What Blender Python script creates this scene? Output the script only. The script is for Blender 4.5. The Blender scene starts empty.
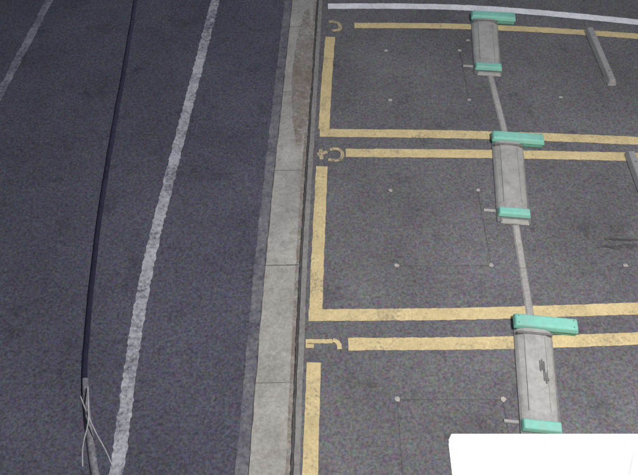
import bpy, bmesh, math, random
from mathutils import Vector, Matrix
random.seed(7)
scene = bpy.context.scene
scene.view_settings.view_transform = 'Standard'
scene.view_settings.look = 'None'
scene.view_settings.exposure = 0

# ------------------------------------------------------------------ materials
def new_mat(name):
    m = bpy.data.materials.new(name); m.use_nodes = True
    nt = m.node_tree; nt.nodes.clear()
    out = nt.nodes.new('ShaderNodeOutputMaterial')
    b = nt.nodes.new('ShaderNodeBsdfPrincipled')
    nt.links.new(b.outputs[0], out.inputs[0])
    tc = nt.nodes.new('ShaderNodeNewGeometry')
    return m, nt, b, tc.outputs['Position']

def noise(nt, vec, scale, detail=2, rough=.5, out='Fac'):
    n = nt.nodes.new('ShaderNodeTexNoise')
    n.inputs['Scale'].default_value = scale
    n.inputs['Detail'].default_value = detail
    n.inputs['Roughness'].default_value = rough
    nt.links.new(vec, n.inputs['Vector'])
    return n.outputs[out]

def ramp(nt, fac, stops):
    r = nt.nodes.new('ShaderNodeValToRGB')
    nt.links.new(fac, r.inputs[0])
    el = r.color_ramp.elements
    while len(el) < len(stops): el.new(.5)
    for e, (p, c) in zip(el, stops):
        e.position = p
        e.color = (c, c, c, 1) if not isinstance(c, tuple) else (*c, 1)
    return r.outputs[0]

def mix(nt, fac, a, b, mode='MIX'):
    m = nt.nodes.new('ShaderNodeMix'); m.data_type = 'RGBA'; m.blend_type = mode
    def put(sock, v):
        if isinstance(v, (int, float)): sock.default_value = v
        elif isinstance(v, tuple): sock.default_value = (*v, 1)
        else: nt.links.new(v, sock)
    put(m.inputs[0], fac); put(m.inputs[6], a); put(m.inputs[7], b)
    return m.outputs[2]

def bump(nt, b, h, strength, dist=.01):
    n = nt.nodes.new('ShaderNodeBump')
    n.inputs['Strength'].default_value = strength
    n.inputs['Distance'].default_value = dist
    nt.links.new(h, n.inputs['Height'])
    nt.links.new(n.outputs[0], b.inputs['Normal'])

def asphalt_color(nt, pos, base, tint, tint_amt, lo=.5, hi=1.5):
    grain = noise(nt, pos, 36, 2, .8)
    g = ramp(nt, grain, [(.30, lo), (.5, 1.0), (.70, hi)])
    patch = ramp(nt, noise(nt, pos, .8, 3, .6), [(.3, .80), (.7, 1.16)])
    c = mix(nt, 1.0, base, g, 'MULTIPLY')
    c = mix(nt, 1.0, c, patch, 'MULTIPLY')
    c = mix(nt, .45, c, noise(nt, pos, 25, 1, .7, 'Color'), 'OVERLAY')
    sp = ramp(nt, noise(nt, pos, 29, 1, .7), [(.57, 0.0), (.68, 1.0)])
    mm = nt.nodes.new('ShaderNodeMath'); mm.operation = 'MULTIPLY'
    nt.links.new(sp, mm.inputs[0]); mm.inputs[1].default_value = tint_amt
    return mix(nt, mm.outputs[0], c, tint), grain

def asphalt(name, base, tint, amt, lo=.45, hi=1.6, stains=False):
    m, nt, b, pos = new_mat(name)
    c, g = asphalt_color(nt, pos, base, tint, amt, lo, hi)
    if stains:   # oil drips and tyre-darkened areas
        st = ramp(nt, noise(nt, pos, 2.2, 4, .7), [(.56, 1.0), (.74, .66)])
        c = mix(nt, 1.0, c, st, 'MULTIPLY')
    nt.links.new(c, b.inputs['Base Color'])
    b.inputs['Roughness'].default_value = .95
    b.inputs['Specular IOR Level'].default_value = .2
    bump(nt, b, g, .2, .005)
    return m

ROAD = ((.082, .080, .099), (.095, .095, .21), .42)
LOT = ((.128, .124, .128), (.14, .135, .19), .3)
M_road = asphalt('road_asphalt', *ROAD, .55, 1.45, True)
M_lot = asphalt('lot_asphalt', *LOT, .64, 1.36, True)
M_ground = asphalt('ground_gravel', (.10, .095, .085), (.08, .09, .05), .4)

def paint(name, col, under, wear_lo, wear_hi, fine=30, big=.6, bscale=2.3):
    m, nt, b, pos = new_mat(name)
    c, g = asphalt_color(nt, pos, *under)
    w1 = noise(nt, pos, fine, 4, .75)
    w2 = noise(nt, pos, bscale, 3, .6)
    a = nt.nodes.new('ShaderNodeMath'); a.operation = 'MULTIPLY_ADD'
    nt.links.new(w2, a.inputs[0]); a.inputs[1].default_value = big
    nt.links.new(w1, a.inputs[2])
    f = ramp(nt, a.outputs[0], [(wear_lo, 0.0), (wear_hi, 1.0)])
    tone = ramp(nt, noise(nt, pos, 40, 2, .7), [(.3, .82), (.7, 1.08)])
    pc = mix(nt, 1.0, col, tone, 'MULTIPLY')
    t3 = ramp(nt, noise(nt, pos, 4, 3, .6), [(.3, .84), (.7, 1.06)])
    pc = mix(nt, 1.0, pc, t3, 'MULTIPLY')
    nt.links.new(mix(nt, f, c, pc), b.inputs['Base Color'])
    b.inputs['Roughness'].default_value = .8
    b.inputs['Specular IOR Level'].default_value = .25
    bump(nt, b, g, .15, .004)
    return m
M_yellow = paint('yellow_paint', (.60, .48, .25), LOT, .46, .76)
M_yellow_worn = paint('yellow_paint_worn', (.58, .46, .26), LOT, .58, .92)
M_white = paint('white_paint', (.46, .46, .48), ROAD, .66, 1.02, 26, .8, 1.6)
M_white_lot = paint('white_paint_lot', (.76, .76, .77), LOT, .40, .66)
M_white_faint = paint('white_paint_faint', (.32, .315, .35), ROAD, .60, 1.0)
M_conc_old = paint('old_concrete_edge', (.21, .205, .21), ROAD, .62, 1.05, 14)
M_rust = paint('rust_stain', (.19, .15, .12), ((.29, .275, .25), (.25, .21, .16), .4), .55, 1.0, 12)

def simple(name, col, rough=.6, metal=0, var=.25, scale=18, dirt=None, dirt_amt=0.5, big=.12, spec=.3):
    m, nt, b, pos = new_mat(name)
    n = noise(nt, pos, scale, 4, .7)
    t = ramp(nt, n, [(.3, 1 - var), (.7, 1 + var)])
    c = mix(nt, 1.0, col, t, 'MULTIPLY')
    t2 = ramp(nt, noise(nt, pos, 1.7, 4, .6), [(.3, 1 - big), (.7, 1 + big)])
    c = mix(nt, 1.0, c, t2, 'MULTIPLY')
    if dirt:
        f = ramp(nt, noise(nt, pos, scale * .35, 5, .8), [(.48, 0.0), (.74, dirt_amt)])
        c = mix(nt, f, c, dirt)
    nt.links.new(c, b.inputs['Base Color'])
    b.inputs['Roughness'].default_value = rough
    b.inputs['Metallic'].default_value = metal
    b.inputs['Specular IOR Level'].default_value = spec
    bump(nt, b, n, .15, .003)
    return m
M_conc = simple('gutter_concrete', (.325, .308, .278), .9, 0, .2, 34, (.19, .17, .15), .8, .2)
M_kerbtop = simple('edge_concrete', (.22, .21, .195), .9, 0, .25, 25, (.16, .15, .14), .6)
M_joint = simple('dark_joint', (.075, .07, .07), .95, 0, .4)
M_joint2 = simple('slab_joint', (.19, .18, .165), .95, 0, .3)
M_teal = simple('teal_rubber', (.20, .50, .40), .65, 0, .08, 22, (.27, .40, .35), .8)
M_teal_dark = simple('teal_rubber_side', (.12, .34, .27), .6, 0, .15, 22)
M_plate = simple('galvanised_plate', (.34, .335, .31), .7, 0, .12, 20, (.21, .205, .195), .85)
M_rib = simple('plate_rib', (.30, .295, .275), .7, 0, .12, 20)
M_base = simple('steel_base', (.17, .165, .165), .7, .1, .2, 20)
M_scuff = simple('tyre_scuff', (.12, .12, .12), .9)
M_cover = simple('cable_cover_grey', (.33, .315, .295), .75, 0, .2, 26, (.22, .21, .19), .6)
M_stop = simple('wheel_stop_concrete', (.26, .258, .257), .9, 0, .15, 20, (.2, .195, .195), .6)
M_mark = paint('loop_corner_mark', (.42, .39, .35), LOT, .45, .8)
M_cut = paint('saw_cut', (.085, .082, .08), LOT, .62, 1.05, 9)
M_crack = paint('crack_dark', (.06, .058, .06), LOT, .60, .95, 14)
M_cable = simple('black_cable', (.009, .009, .018), 1, 0, .3, 60, spec=.05)
M_wire = simple('tie_wire', (.15, .145, .155), .8, 0, .3, 60)
M_grip = simple('grip_sleeve', (.055, .055, .065), .9, 0, .5, 120, (.13, .13, .13), .9)
M_steel = simple('painted_steel', (.35, .36, .37), .6, .1, .1)
M_pole = simple('pole_concrete', (.33, .32, .30), .9)
def emis(name, col, s, base=.8):
    m = bpy.data.materials.new(name); m.use_nodes = True
    nt = m.node_tree; b = nt.nodes['Principled BSDF']
    b.inputs['Base Color'].default_value = (base, base, base, 1)
    b.inputs['Emission Color'].default_value = (*col, 1)
    b.inputs['Emission Strength'].default_value = s
    return m
M_lit = emis('lit_acrylic_bar_glow', (.97, 1, 1), 2.2)  # lit roof acrylic; also adds a glow to frame bars and brace
M_side_glow = emis('side_panel_glow', (.93, .97, 1), .42, .25)  # dim emission put on the unlit side panel to brighten it
M_rim = emis('lit_rim', (.93, .97, 1), .55)

# ------------------------------------------------------------------ mesh helpers
def mk(name, verts, faces, mat, parent=None, smooth=False):
    me = bpy.data.meshes.new(name); me.from_pydata(verts, [], faces); me.update()
    o = bpy.data.objects.new(name, me); scene.collection.objects.link(o)
    me.materials.append(mat)
    if smooth:
        for p in me.polygons: p.use_smooth = True
    if parent: o.parent = parent
    return o
def empty(name, loc=(0, 0, 0), rz=0):
    e = bpy.data.objects.new(name, None); e.location = loc; e.rotation_euler = (0, 0, rz)
    e.empty_display_size = .2
    scene.collection.objects.link(e); return e

def resample(pts, step):
    out = []
    for a, b in zip(pts[:-1], pts[1:]):
        a = Vector(a); b = Vector(b); n = max(1, int((b - a).length / step))
        for i in range(n): out.append(a.lerp(b, i / n))
    out.append(Vector(pts[-1])); return out
def smoothpts(pts, it=2):
    pts = [Vector(p) for p in pts]
    for _ in range(it):
        q = [pts[0]]
        for a, b in zip(pts[:-1], pts[1:]):
            q += [a.lerp(b, .25), a.lerp(b, .75)]
        q.append(pts[-1]); pts = q
    return pts
def strip(name, pts, width, z, mat, jit=.004, step=.06, parent=None, sm=True):
    p = resample(smoothpts(pts, 2) if sm else pts, step)
    V, F = [], []
    for i, c in enumerate(p):
        t = (p[min(i + 1, len(p) - 1)] - p[max(i - 1, 0)]).normalized()
        n = Vector((-t.y, t.x))
        w = width(i / (len(p) - 1)) if callable(width) else width
        a = c + n * (w / 2 + random.uniform(-jit, jit)); b = c - n * (w / 2 + random.uniform(-jit, jit))
        V += [(a.x, a.y, z), (b.x, b.y, z)]
        if i: k = 2 * i; F.append((k - 2, k - 1, k + 1, k))
    return mk(name, V, F, mat, parent)

def box(name, x0, x1, y0, y1, z0, z1, mat, parent=None, taper=(0, 0), bev=.01, seg=2):
    tx, ty = taper
    V = [(x0, y0, z0), (x1, y0, z0), (x1, y1, z0), (x0, y1, z0),
         (x0 + tx, y0 + ty, z1), (x1 - tx, y0 + ty, z1), (x1 - tx, y1 - ty, z1), (x0 + tx, y1 - ty, z1)]
    F = [(0, 3, 2, 1), (4, 5, 6, 7), (0, 1, 5, 4), (1, 2, 6, 5), (2, 3, 7, 6), (3, 0, 4, 7)]
    o = mk(name, V, F, mat, parent)
    if bev:
        m = o.modifiers.new('bevel', 'BEVEL'); m.width = bev; m.segments = seg
    return o
def tube(name, pts, r, mat, parent=None, sides=10, it=2):
    p = smoothpts(pts, it); V, F = [], []
    for i, c in enumerate(p):
        t = (p[min(i + 1, len(p) - 1)] - p[max(i - 1, 0)]).normalized()
        u = t.cross(Vector((0, 0, 1)))
        if u.length < .01: u = Vector((1, 0, 0))
        u.normalize(); w = t.cross(u)
        rr = r(i / (len(p) - 1)) if callable(r) else r
        for k in range(sides):
            a = 2 * math.pi * k / sides
            V.append(tuple(c + u * math.cos(a) * rr + w * math.sin(a) * rr))
        if i:
            for k in range(sides):
                a0 = (i - 1) * sides + k; a1 = (i - 1) * sides + (k + 1) % sides
                F.append((a0, a1, a1 + sides, a0 + sides))
    F.append(tuple(range(sides))[::-1]); F.append(tuple(range(len(V) - sides, len(V))))
    return mk(name, V, F, mat, parent, True)

# ------------------------------------------------------------------ ground sheets
EDGE = [(-.60, -20), (-.24, .5), (-.215, 1.6), (-.204, 2.4), (-.17, 4.04), (-.10, 5.86), (-.014, 8.06), (.08, 10.5), (.9, 32)]
def edge(off): return [(x + off, y) for x, y in EDGE]
mk('ground', [(-250, -250, 0), (250, -250, 0), (250, 250, 0), (-250, 250, 0)], [(0, 1, 2, 3)], M_ground)
def sheet(name, L, R, z, mat, jit=0):
    V, F = [], []
    for i, (a, b) in enumerate(zip(L, R)):
        V += [(a[0], a[1], z), (b[0], b[1], z)]
        if i: k = 2 * i; F.append((k - 2, k - 1, k + 1, k))
    return mk(name, V, F, mat)
sheet('road', [(-8.5, y) for x, y in EDGE], edge(-.45), .005, M_road)
sheet('parking_lot', edge(.03), [(14, y) for x, y in EDGE], .005, M_lot)

gut = empty('concrete_gutter')
strip('rough_edge', edge(-.455), lambda t: .11, .0085, M_conc_old, .008, .05, gut)
strip('apron', edge(-.225), .335, .012, M_conc, .004, .08, gut)
strip('edge_block', edge(.02), .055, .014, M_kerbtop, .003, .08, gut)
strip('dark_joint', edge(-.022), .017, .0155, M_joint, .003, .05, gut)
for y in (1.15, 2.55, 3.87, 5.2, 6.55, 7.9, 9.2):
    x = [a for a in EDGE if a[1] <= y][-1]; x2 = [a for a in EDGE if a[1] > y][0]
    t = (y - x[1]) / (x2[1] - x[1]); ex = x[0] + t * (x2[0] - x[0])
    strip('joint', [(ex - .39, y), (ex - .04, y + .005)], .008, .0165, M_joint if abs(y - 3.87) < .1 else M_joint2, .002, .05, gut, False)
strip('rust_stain', [(-.245, 5.6), (-.24, 6.3), (-.215, 7.0), (-.20, 7.6), (-.17, 8.3)], lambda t: .06 + .20 * math.sin(math.pi * t), .0145, M_rust, .008, .04, gut)
strip('silt_line', [(x - .055, y) for x, y in EDGE[1:8]], .035, .0150, M_rust, .004, .03, gut)

# ------------------------------------------------------------------ road paint
strip('road_line', [(-2.4, -12), (-1.80, 0), (-1.755, 1.6), (-1.757, 2.0), (-1.81, 3.0), (-1.805, 4.0), (-1.745, 4.9), (-1.69, 5.86), (-1.60, 7.2), (-1.52, 8.53), (-1.38, 11), (-.4, 30)], .125, .0095, M_white, .009, .03)
strip('road_line', [(-4.9, -12), (-4.35, 2.0), (-4.2, 5.2), (-4.10, 6.68), (-3.95, 8.53), (-3.7, 11), (-2.4, 30)], .11, .0095, M_white_faint, .010, .05)

# ------------------------------------------------------------------ bay markings
ZP = .0095
def L(name, pts, w=.135, mat=M_yellow, sm=True, jit=.0035): return strip(name, pts, w, ZP, mat, jit, .04, None, sm)
def vline(y):
    T = [(-3, -.2), (1.0, -.09), (2.0, -.071), (4.06, -.011), (5.3, .035), (6.59, .091), (7.83, .165)]
    for (a, xa), (b, xb) in zip(T[:-1], T[1:]):
        if a <= y <= b: return xa + (xb - xa) * (y - a) / (b - a)
    return T[-1][1]
def vseg(y0, y1):
    n = 8; return [(vline(y0 + (y1 - y0) * i / n), y0 + (y1 - y0) * i / n) for i in range(n + 1)]
L('bay_line', vseg(5.885, 7.68)); L('bay_line', vseg(3.345, 5.27)); L('bay_line', vseg(.85, 2.76)); L('bay_line', vseg(-1.6, .25))
L('bay_line', [(.01, 5.82), (1.6, 5.80), (3.0, 5.74), (4.9, 5.62)])
L('bay_line', [(.32, 5.485), (1.8, 5.475), (3.2, 5.44), (4.9, 5.38)])
L('bay_line', [(-.105, 3.275), (1.3, 3.285), (2.4, 3.32), (4.9, 3.42)])
L('bay_line', [(.285, 2.955), (1.5, 2.96), (2.6, 2.99), (4.9, 3.10)])
L('bay_line', [(-.15, .78), (1.3, .79), (2.4, .82), (4.9, .92)])
L('bay_line', [(.26, .46), (1.5, .46), (2.6, .49), (4.9, .6)])
L('bay_line', [(.50, 7.93), (1.6, 7.93), (2.6, 7.88), (3.7, 7.78), (5.2, 7.6)], .12)
strip('lot_boundary_line', [(.13, 8.38), (1.4, 8.385), (2.4, 8.33), (3.6, 8.17), (5.4, 7.85)], .13, ZP + .001, M_white_lot, .004, .04)

def glyph(parts, mat, w=.04):
    e = empty('bay_number')
    for i, p in enumerate(parts): strip('stroke_%d' % (i + 1), p, w, .0100 + .0012 * i, mat, .003, .02, e, len(p) > 3)
    return e
glyph([[(-.13, 2.985), (.13, 2.985)], [(.135, 3.0), (.16, 2.99), (.195, 2.96), (.20, 2.90)], [(-.13, 2.935), (-.05, 2.93)]], M_yellow, .045)
glyph([[(-.02, 5.46), (.10, 5.50)], [(.02, 5.55), (.03, 5.38)], [(.11, 5.38), (.20, 5.35), (.28, 5.40), (.28, 5.50), (.22, 5.56), (.13, 5.54)]], M_yellow_worn, .045)
glyph([[(.14, 8.02), (.22, 8.02), (.28, 7.98), (.30, 7.92)], [(.30, 7.92), (.30, 7.86), (.27, 7.82), (.18, 7.82)]], M_yellow_worn, .05)

# ------------------------------------------------------------------ induction loops
def loop(x0, x1, y0, y1, sides=(0, 1, 2, 3)):
    e = empty('induction_loop')
    z = .0085
    S = (((x0, y0), (x1, y0)), ((x0, y1), (x1, y1)), ((x0, y0), (x0, y1)), ((x1, y0), (x1, y1)))
    for i in sides:
        strip('saw_cut_%d' % (i + 1), [S[i][0], S[i][1]], .009, z + .0006 * i, M_cut, .002, .04, e, False)
    for (x, y) in ((x0, y0), (x1, y0), (x0, y1), (x1, y1)):
        n = 9; V = [(x, y, .0125)] + [(x + math.cos(2 * math.pi * k / n) * random.uniform(.018, .032), y + math.sin(2 * math.pi * k / n) * random.uniform(.018, .032), .0125) for k in range(n)]
        mk('corner_mark', V, [(0, k + 1, (k + 1) % n + 1) for k in range(n)], M_mark, e)
loop(.82, 1.82, 3.87, 4.90, (0, 3)); loop(.725, 1.70, 1.37, 2.39); loop(.91, 1.92, 6.40, 7.38, (3,))
e = empty('survey_mark')
for (x, y) in ((3.23, 3.87), (2.06, 7.6), (3.1, 6.45)):
    mk('mark', [(x - .025, y - .02, .0125), (x + .03, y - .015, .0125), (x + .02, y + .022, .0125), (x - .02, y + .02, .0125)], [(0, 1, 2, 3)], M_mark, e)
cr = empty('pavement_crack')
strip('crack', [(3.0, 4.13), (3.2, 4.10), (3.3, 4.13), (3.6, 4.11), (4.2, 4.15)], .045, .0110, M_crack, .012, .03, cr)
strip('crack', [(3.1, 4.22), (3.35, 4.20), (3.5, 4.22)], .03, .0115, M_crack, .008, .03, cr)

# ------------------------------------------------------------------ flap locks
def flap(near, far, tab=True, scuff=0):
    d = Vector(far) - Vector(near); Ln = d.length; rz = -math.atan2(d.x, d.y)
    e = empty('parking_flap_lock', (near[0], near[1], .005), rz)
    box('base_plate', -.185, .185, -.17, Ln + .02, .003, .018, M_base, e, bev=.003)
    wn, wf = .158, .182
    def prof(y, w, h):
        return [(-w, y, .018), (-w + .02, y, h * .55), (-w * .55, y, h * .94), (0, y, h), (w * .55, y, h * .94), (w - .02, y, h * .55), (w, y, .018)]
    V, F = [], []
    ys = [0, .08, Ln * .35, Ln * .7, Ln]
    for i, y in enumerate(ys):
        t = y / Ln; V += prof(y, wn + (wf - wn) * t, .055 + .035 * t)
        if i:
            for k in range(6):
                a = (i - 1) * 7 + k; F.append((a, a + 1, a + 8, a + 7))
    F += [tuple(range(7)), tuple(range(28, 35))[::-1]]
    mk('flap_plate', V, F, M_plate, e)
    for i, x in enumerate((-.10, .095)):
        V = []
        for y in (.09, Ln - .06):
            t = y / Ln; h = .055 + .035 * t
            top = h * .965 + .004
            V += [(x - .007, y, h * .8), (x + .007, y, h * .8), (x + .004, y, top), (x - .004, y, top)]
        mk('rib_%d' % (i + 1), V, [(0, 1, 5, 4), (1, 2, 6, 5), (2, 3, 7, 6), (3, 0, 4, 7), (0, 3, 2, 1), (4, 5, 6, 7)], M_rib, e)
    box('hinge_bar', -.17, .17, Ln * .93, Ln * .955, .05, .098, M_base, e, bev=.004)
    for i in range(scuff):
        x = .02 + .03 * i; y = Ln * (.62 - .16 * i); h = (.055 + .035 * y / Ln)
        for k in range(3):
            xx = x + .018 * k; yy = y + .04 * random.uniform(-1, 1)
            box('scuff', xx, xx + .013, yy - .07, yy + .04, h * .9, h + .0025 - .0007 * k, M_scuff, e, bev=0)
    box('far_housing', -.185, .42, Ln + .004, Ln + .15, .004, .05, M_teal_dark, e, taper=(.004, .004), bev=.008)
    box('far_bumper', -.20, .435, Ln - .005, Ln + .16, .052, .115, M_teal, e, taper=(.02, .022), bev=.018, seg=3)
    box('near_bumper', -.18, .185, -.11, .012, .019, .078, M_teal, e, taper=(.018, .018), bev=.015, seg=3)
    box('ramp_lip', -.15, .17, -.19, -.115, .004, .030, M_plate, e, taper=(.02, .02), bev=.006)
    for x in (-.15, .38):
        for y in (Ln + .04, Ln + .115):
            tube('bolt', [(x, y, .11), (x, y, .1175)], .008, M_teal_dark, e, 8, 0)
    if tab:
        box('sensor_lead', -.33, -.19, -.04, .0, .004, .022, M_cover, e, taper=(.004, .008), bev=.004)
    return e
flap((2.00, 2.17), (2.10, 3.08), scuff=2)
flap((2.17, 4.60), (2.27, 5.60))
flap((2.25, 7.05), (2.34, 7.98))
flap((1.80, -.25), (1.93, .6))

def cover(a, b):
    d = Vector(b) - Vector(a); rz = -math.atan2(d.x, d.y)
    e = empty('cable_cover', (a[0], a[1], .005), rz)
    n = max(1, round(d.length / .5)); s = d.length / n
    for i in range(n):
        box('segment_%d' % (i + 1), -.042, .042, i * s + .003, (i + 1) * s - .003, .002, .020, M_cover, e, taper=(.016, 0), bev=.003)
cover((2.115, 3.26), (2.165, 4.40)); cover((2.28, 5.79), (2.26, 6.85)); cover((1.93, .78), (1.98, 1.97))

# ------------------------------------------------------------------ wheel stops
def stop(c, ln, rz):
    e = empty('wheel_stop', (c[0], c[1], .005), rz)
    box('block', -.06, .06, -ln / 2, ln / 2, .003, .085, M_stop, e, taper=(.022, .03), bev=.012)
    box('near_foot', -.075, .075, -ln / 2 + .05, -ln / 2 + .17, .002, .012, M_base, e, bev=0)
    for y in (-ln * .32, ln * .32): tube('bolt', [(0, y, .08), (0, y, .09)], .012, M_base, e, 8, 0)
    return e
stop((3.79, 7.24), 1.16, .03); stop((3.70, 4.90), 1.15, .0); stop((3.70, 2.3), 1.15, .0)

# ------------------------------------------------------------------ overhead cable + poles
cab = empty('overhead_cable')
P = [(-.30, -.36, 4.42), (-.42, .1, 4.33), (-.50, .42, 4.305), (-.572, .607, 4.30), (-.606, .77, 4.30), (-.663, 1.305, 4.30), (-.711, 2.27, 4.30), (-.95, 5.5, 4.35), (-1.45, 13, 4.75), (-2.9, 30, 6.6)]
cp = resample(smoothpts(P[:8], 3), .05) + [Vector(p) for p in P[8:]]
cp = [c + Vector((random.uniform(-.0011, .0011), 0, 0)) for c in cp]
tube('cable', cp, .0080, M_cable, cab, 10, 1)
g = [Vector((-.445, .2, 4.325)), Vector((-.503, .42, 4.306)), Vector((-.535, .51, 4.3035)), Vector((-.568, .61, 4.301)), Vector((-.588, .69, 4.300))]
tube('grip_sleeve', g, lambda t: .0105 - .002 * t, M_grip, cab, 10, 2)
tube('tie_wire', [(-.585, .64, 4.312), (-.558, .595, 4.32), (-.53, .55, 4.32), (-.50, .51, 4.31), (-.478, .47, 4.29)], .0018, M_wire, cab, 6, 2)
tube('tie_wire_tail', [(-.572, .665, 4.312), (-.556, .61, 4.325), (-.548, .57, 4.32), (-.556, .52, 4.31), (-.545, .47, 4.31)], .0018, M_wire, cab, 6, 2)
def pole(x, y, h, arm=False):
    e = empty('utility_pole', (x, y, 0))
    tube('shaft', [(0, 0, 0), (0, 0, h * .5), (0, 0, h)], lambda t: .15 - .05 * t, M_pole, e, 20, 1)
    box('crossarm', -.8, .8, -.04, .04, h - .6, h - .5, M_steel, e, bev=.008)
    for xx in (-.6, -.2, .2, .6): tube('insulator', [(xx, 0, h - .5), (xx, 0, h - .36)], .035, M_steel, e, 10, 0)
    return e
pole(-.3, -.52, 8.6); pole(-2.9, 30.15, 8.6)

# ------------------------------------------------------------------ pay station canopy, lit roof
pc = empty('pay_station_canopy')
zt = 2.6
poly = [(.685, -.30), (.95, -.30), (1.33, .80), (1.47, 1.13), (.685, 1.13)]
V = [(x, y, zt - .05) for x, y in poly] + [(x, y, zt) for x, y in poly]
n = len(poly)
mk('lit_roof_panel', V, [tuple(range(n))[::-1], tuple(range(n, 2 * n))] + [(i, (i + 1) % n, (i + 1) % n + n, i + n) for i in range(n)], M_lit, pc)
box('side_roof_panel', .70, 2.10, -.30, 1.128, zt - .075, zt - .054, M_side_glow, pc, bev=.002)  # unlit panel, its brightness added as emission
box('frame_front', .66, 2.13, 1.133, 1.150, zt - .08, zt + .004, M_lit, pc, bev=.003)  # frame bar, no lamp; bright edge painted in with emission
box('frame_back', .66, 2.13, -.33, -.303, zt - .08, zt + .004, M_steel, pc, bev=.003)
box('frame_left', .657, .682, -.30, 1.13, zt - .08, zt + .002, M_lit, pc, bev=.003)  # same added glow on the left bar
box('frame_right', 2.105, 2.13, -.30, 1.11, zt - .08, zt + .002, M_steel, pc, bev=.003)
tube('brace', [(1.60, 1.12, zt - .035), (1.50, .92, zt - .035), (1.34, .60, zt - .035)], .008, M_lit, pc, 8, 0)  # brace is no lamp, emission makes it a bright line
for x in (.80, 2.0):
    for y in (-.2, .9): tube('post', [(x, y, 0), (x, y, zt - .08)], .03, M_steel, pc, 12, 0)
ps = empty('pay_station', (1.4, .1, 0))
box('cabinet', -.3, .3, -.2, .2, .1, 1.6, M_steel, ps, bev=.02)
box('plinth', -.34, .34, -.24, .24, .006, .098, M_pole, ps, bev=.01)
box('display', -.16, .16, .203, .212, 1.15, 1.4, M_scuff, ps, bev=.003)
box('coin_panel', -.2, .2, .203, .216, .7, 1.0, M_base, ps, bev=.003)

# ------------------------------------------------------------------ street lamp (above the viewpoint, lighting the lot)
sl = empty('street_lamp', (5.6, .2, 0))
tube('mast', [(0, 0, 0), (0, 0, 4), (0, 0, 7.2), (-.5, .3, 7.85), (-2.3, 1.4, 7.95)], lambda t: .09 - .045 * t, M_steel, sl, 16, 2)
box('lamp_head', -3.2, -2.4, 1.15, 1.65, 7.82, 7.95, M_steel, sl, taper=(.08, .08), bev=.02)
ld = bpy.data.lights.new('lamp_light', 'AREA'); ld.shape = 'DISK'; ld.size = .5; ld.energy = 780
ld.color = (1.0, .965, .96)
lo = bpy.data.objects.new('lamp_light', ld); scene.collection.objects.link(lo)
lo.parent = sl; lo.location = (-2.8, 1.4, 7.78)
dirv = Vector((2.1, 1.3, 0)) - Vector((2.8, 1.6, 7.78)); lo.rotation_euler = dirv.to_track_quat('-Z', 'Y').to_euler()

# ------------------------------------------------------------------ night sky + faint moonlight
w = bpy.data.worlds.new('World'); scene.world = w; w.use_nodes = True
nt = w.node_tree; bg = nt.nodes['Background']
sky = nt.nodes.new('ShaderNodeTexSky'); sky.sky_type = 'NISHITA'; sky.sun_disc = False
sky.sun_elevation = math.radians(12); sky.sun_rotation = math.radians(160)
nt.links.new(sky.outputs[0], bg.inputs[0]); bg.inputs[1].default_value = .08
sd = bpy.data.lights.new('moon', 'SUN'); sd.energy = .32; sd.angle = math.radians(12); sd.color = (.90, .86, 1)
so = bpy.data.objects.new('moon', sd); scene.collection.objects.link(so)
so.rotation_euler = (math.radians(-15), 0, math.radians(20))

# ------------------------------------------------------------------ camera
cd = bpy.data.cameras.new('camera'); cd.sensor_width = 36; cd.lens = 37.5; cd.clip_end = 1000; cd.clip_start = .05
co = bpy.data.objects.new('camera', cd); scene.collection.objects.link(co)
co.location = (0, 0, 5.86); co.rotation_euler = (math.radians(90 - 54.1), 0, 0)
scene.camera = co
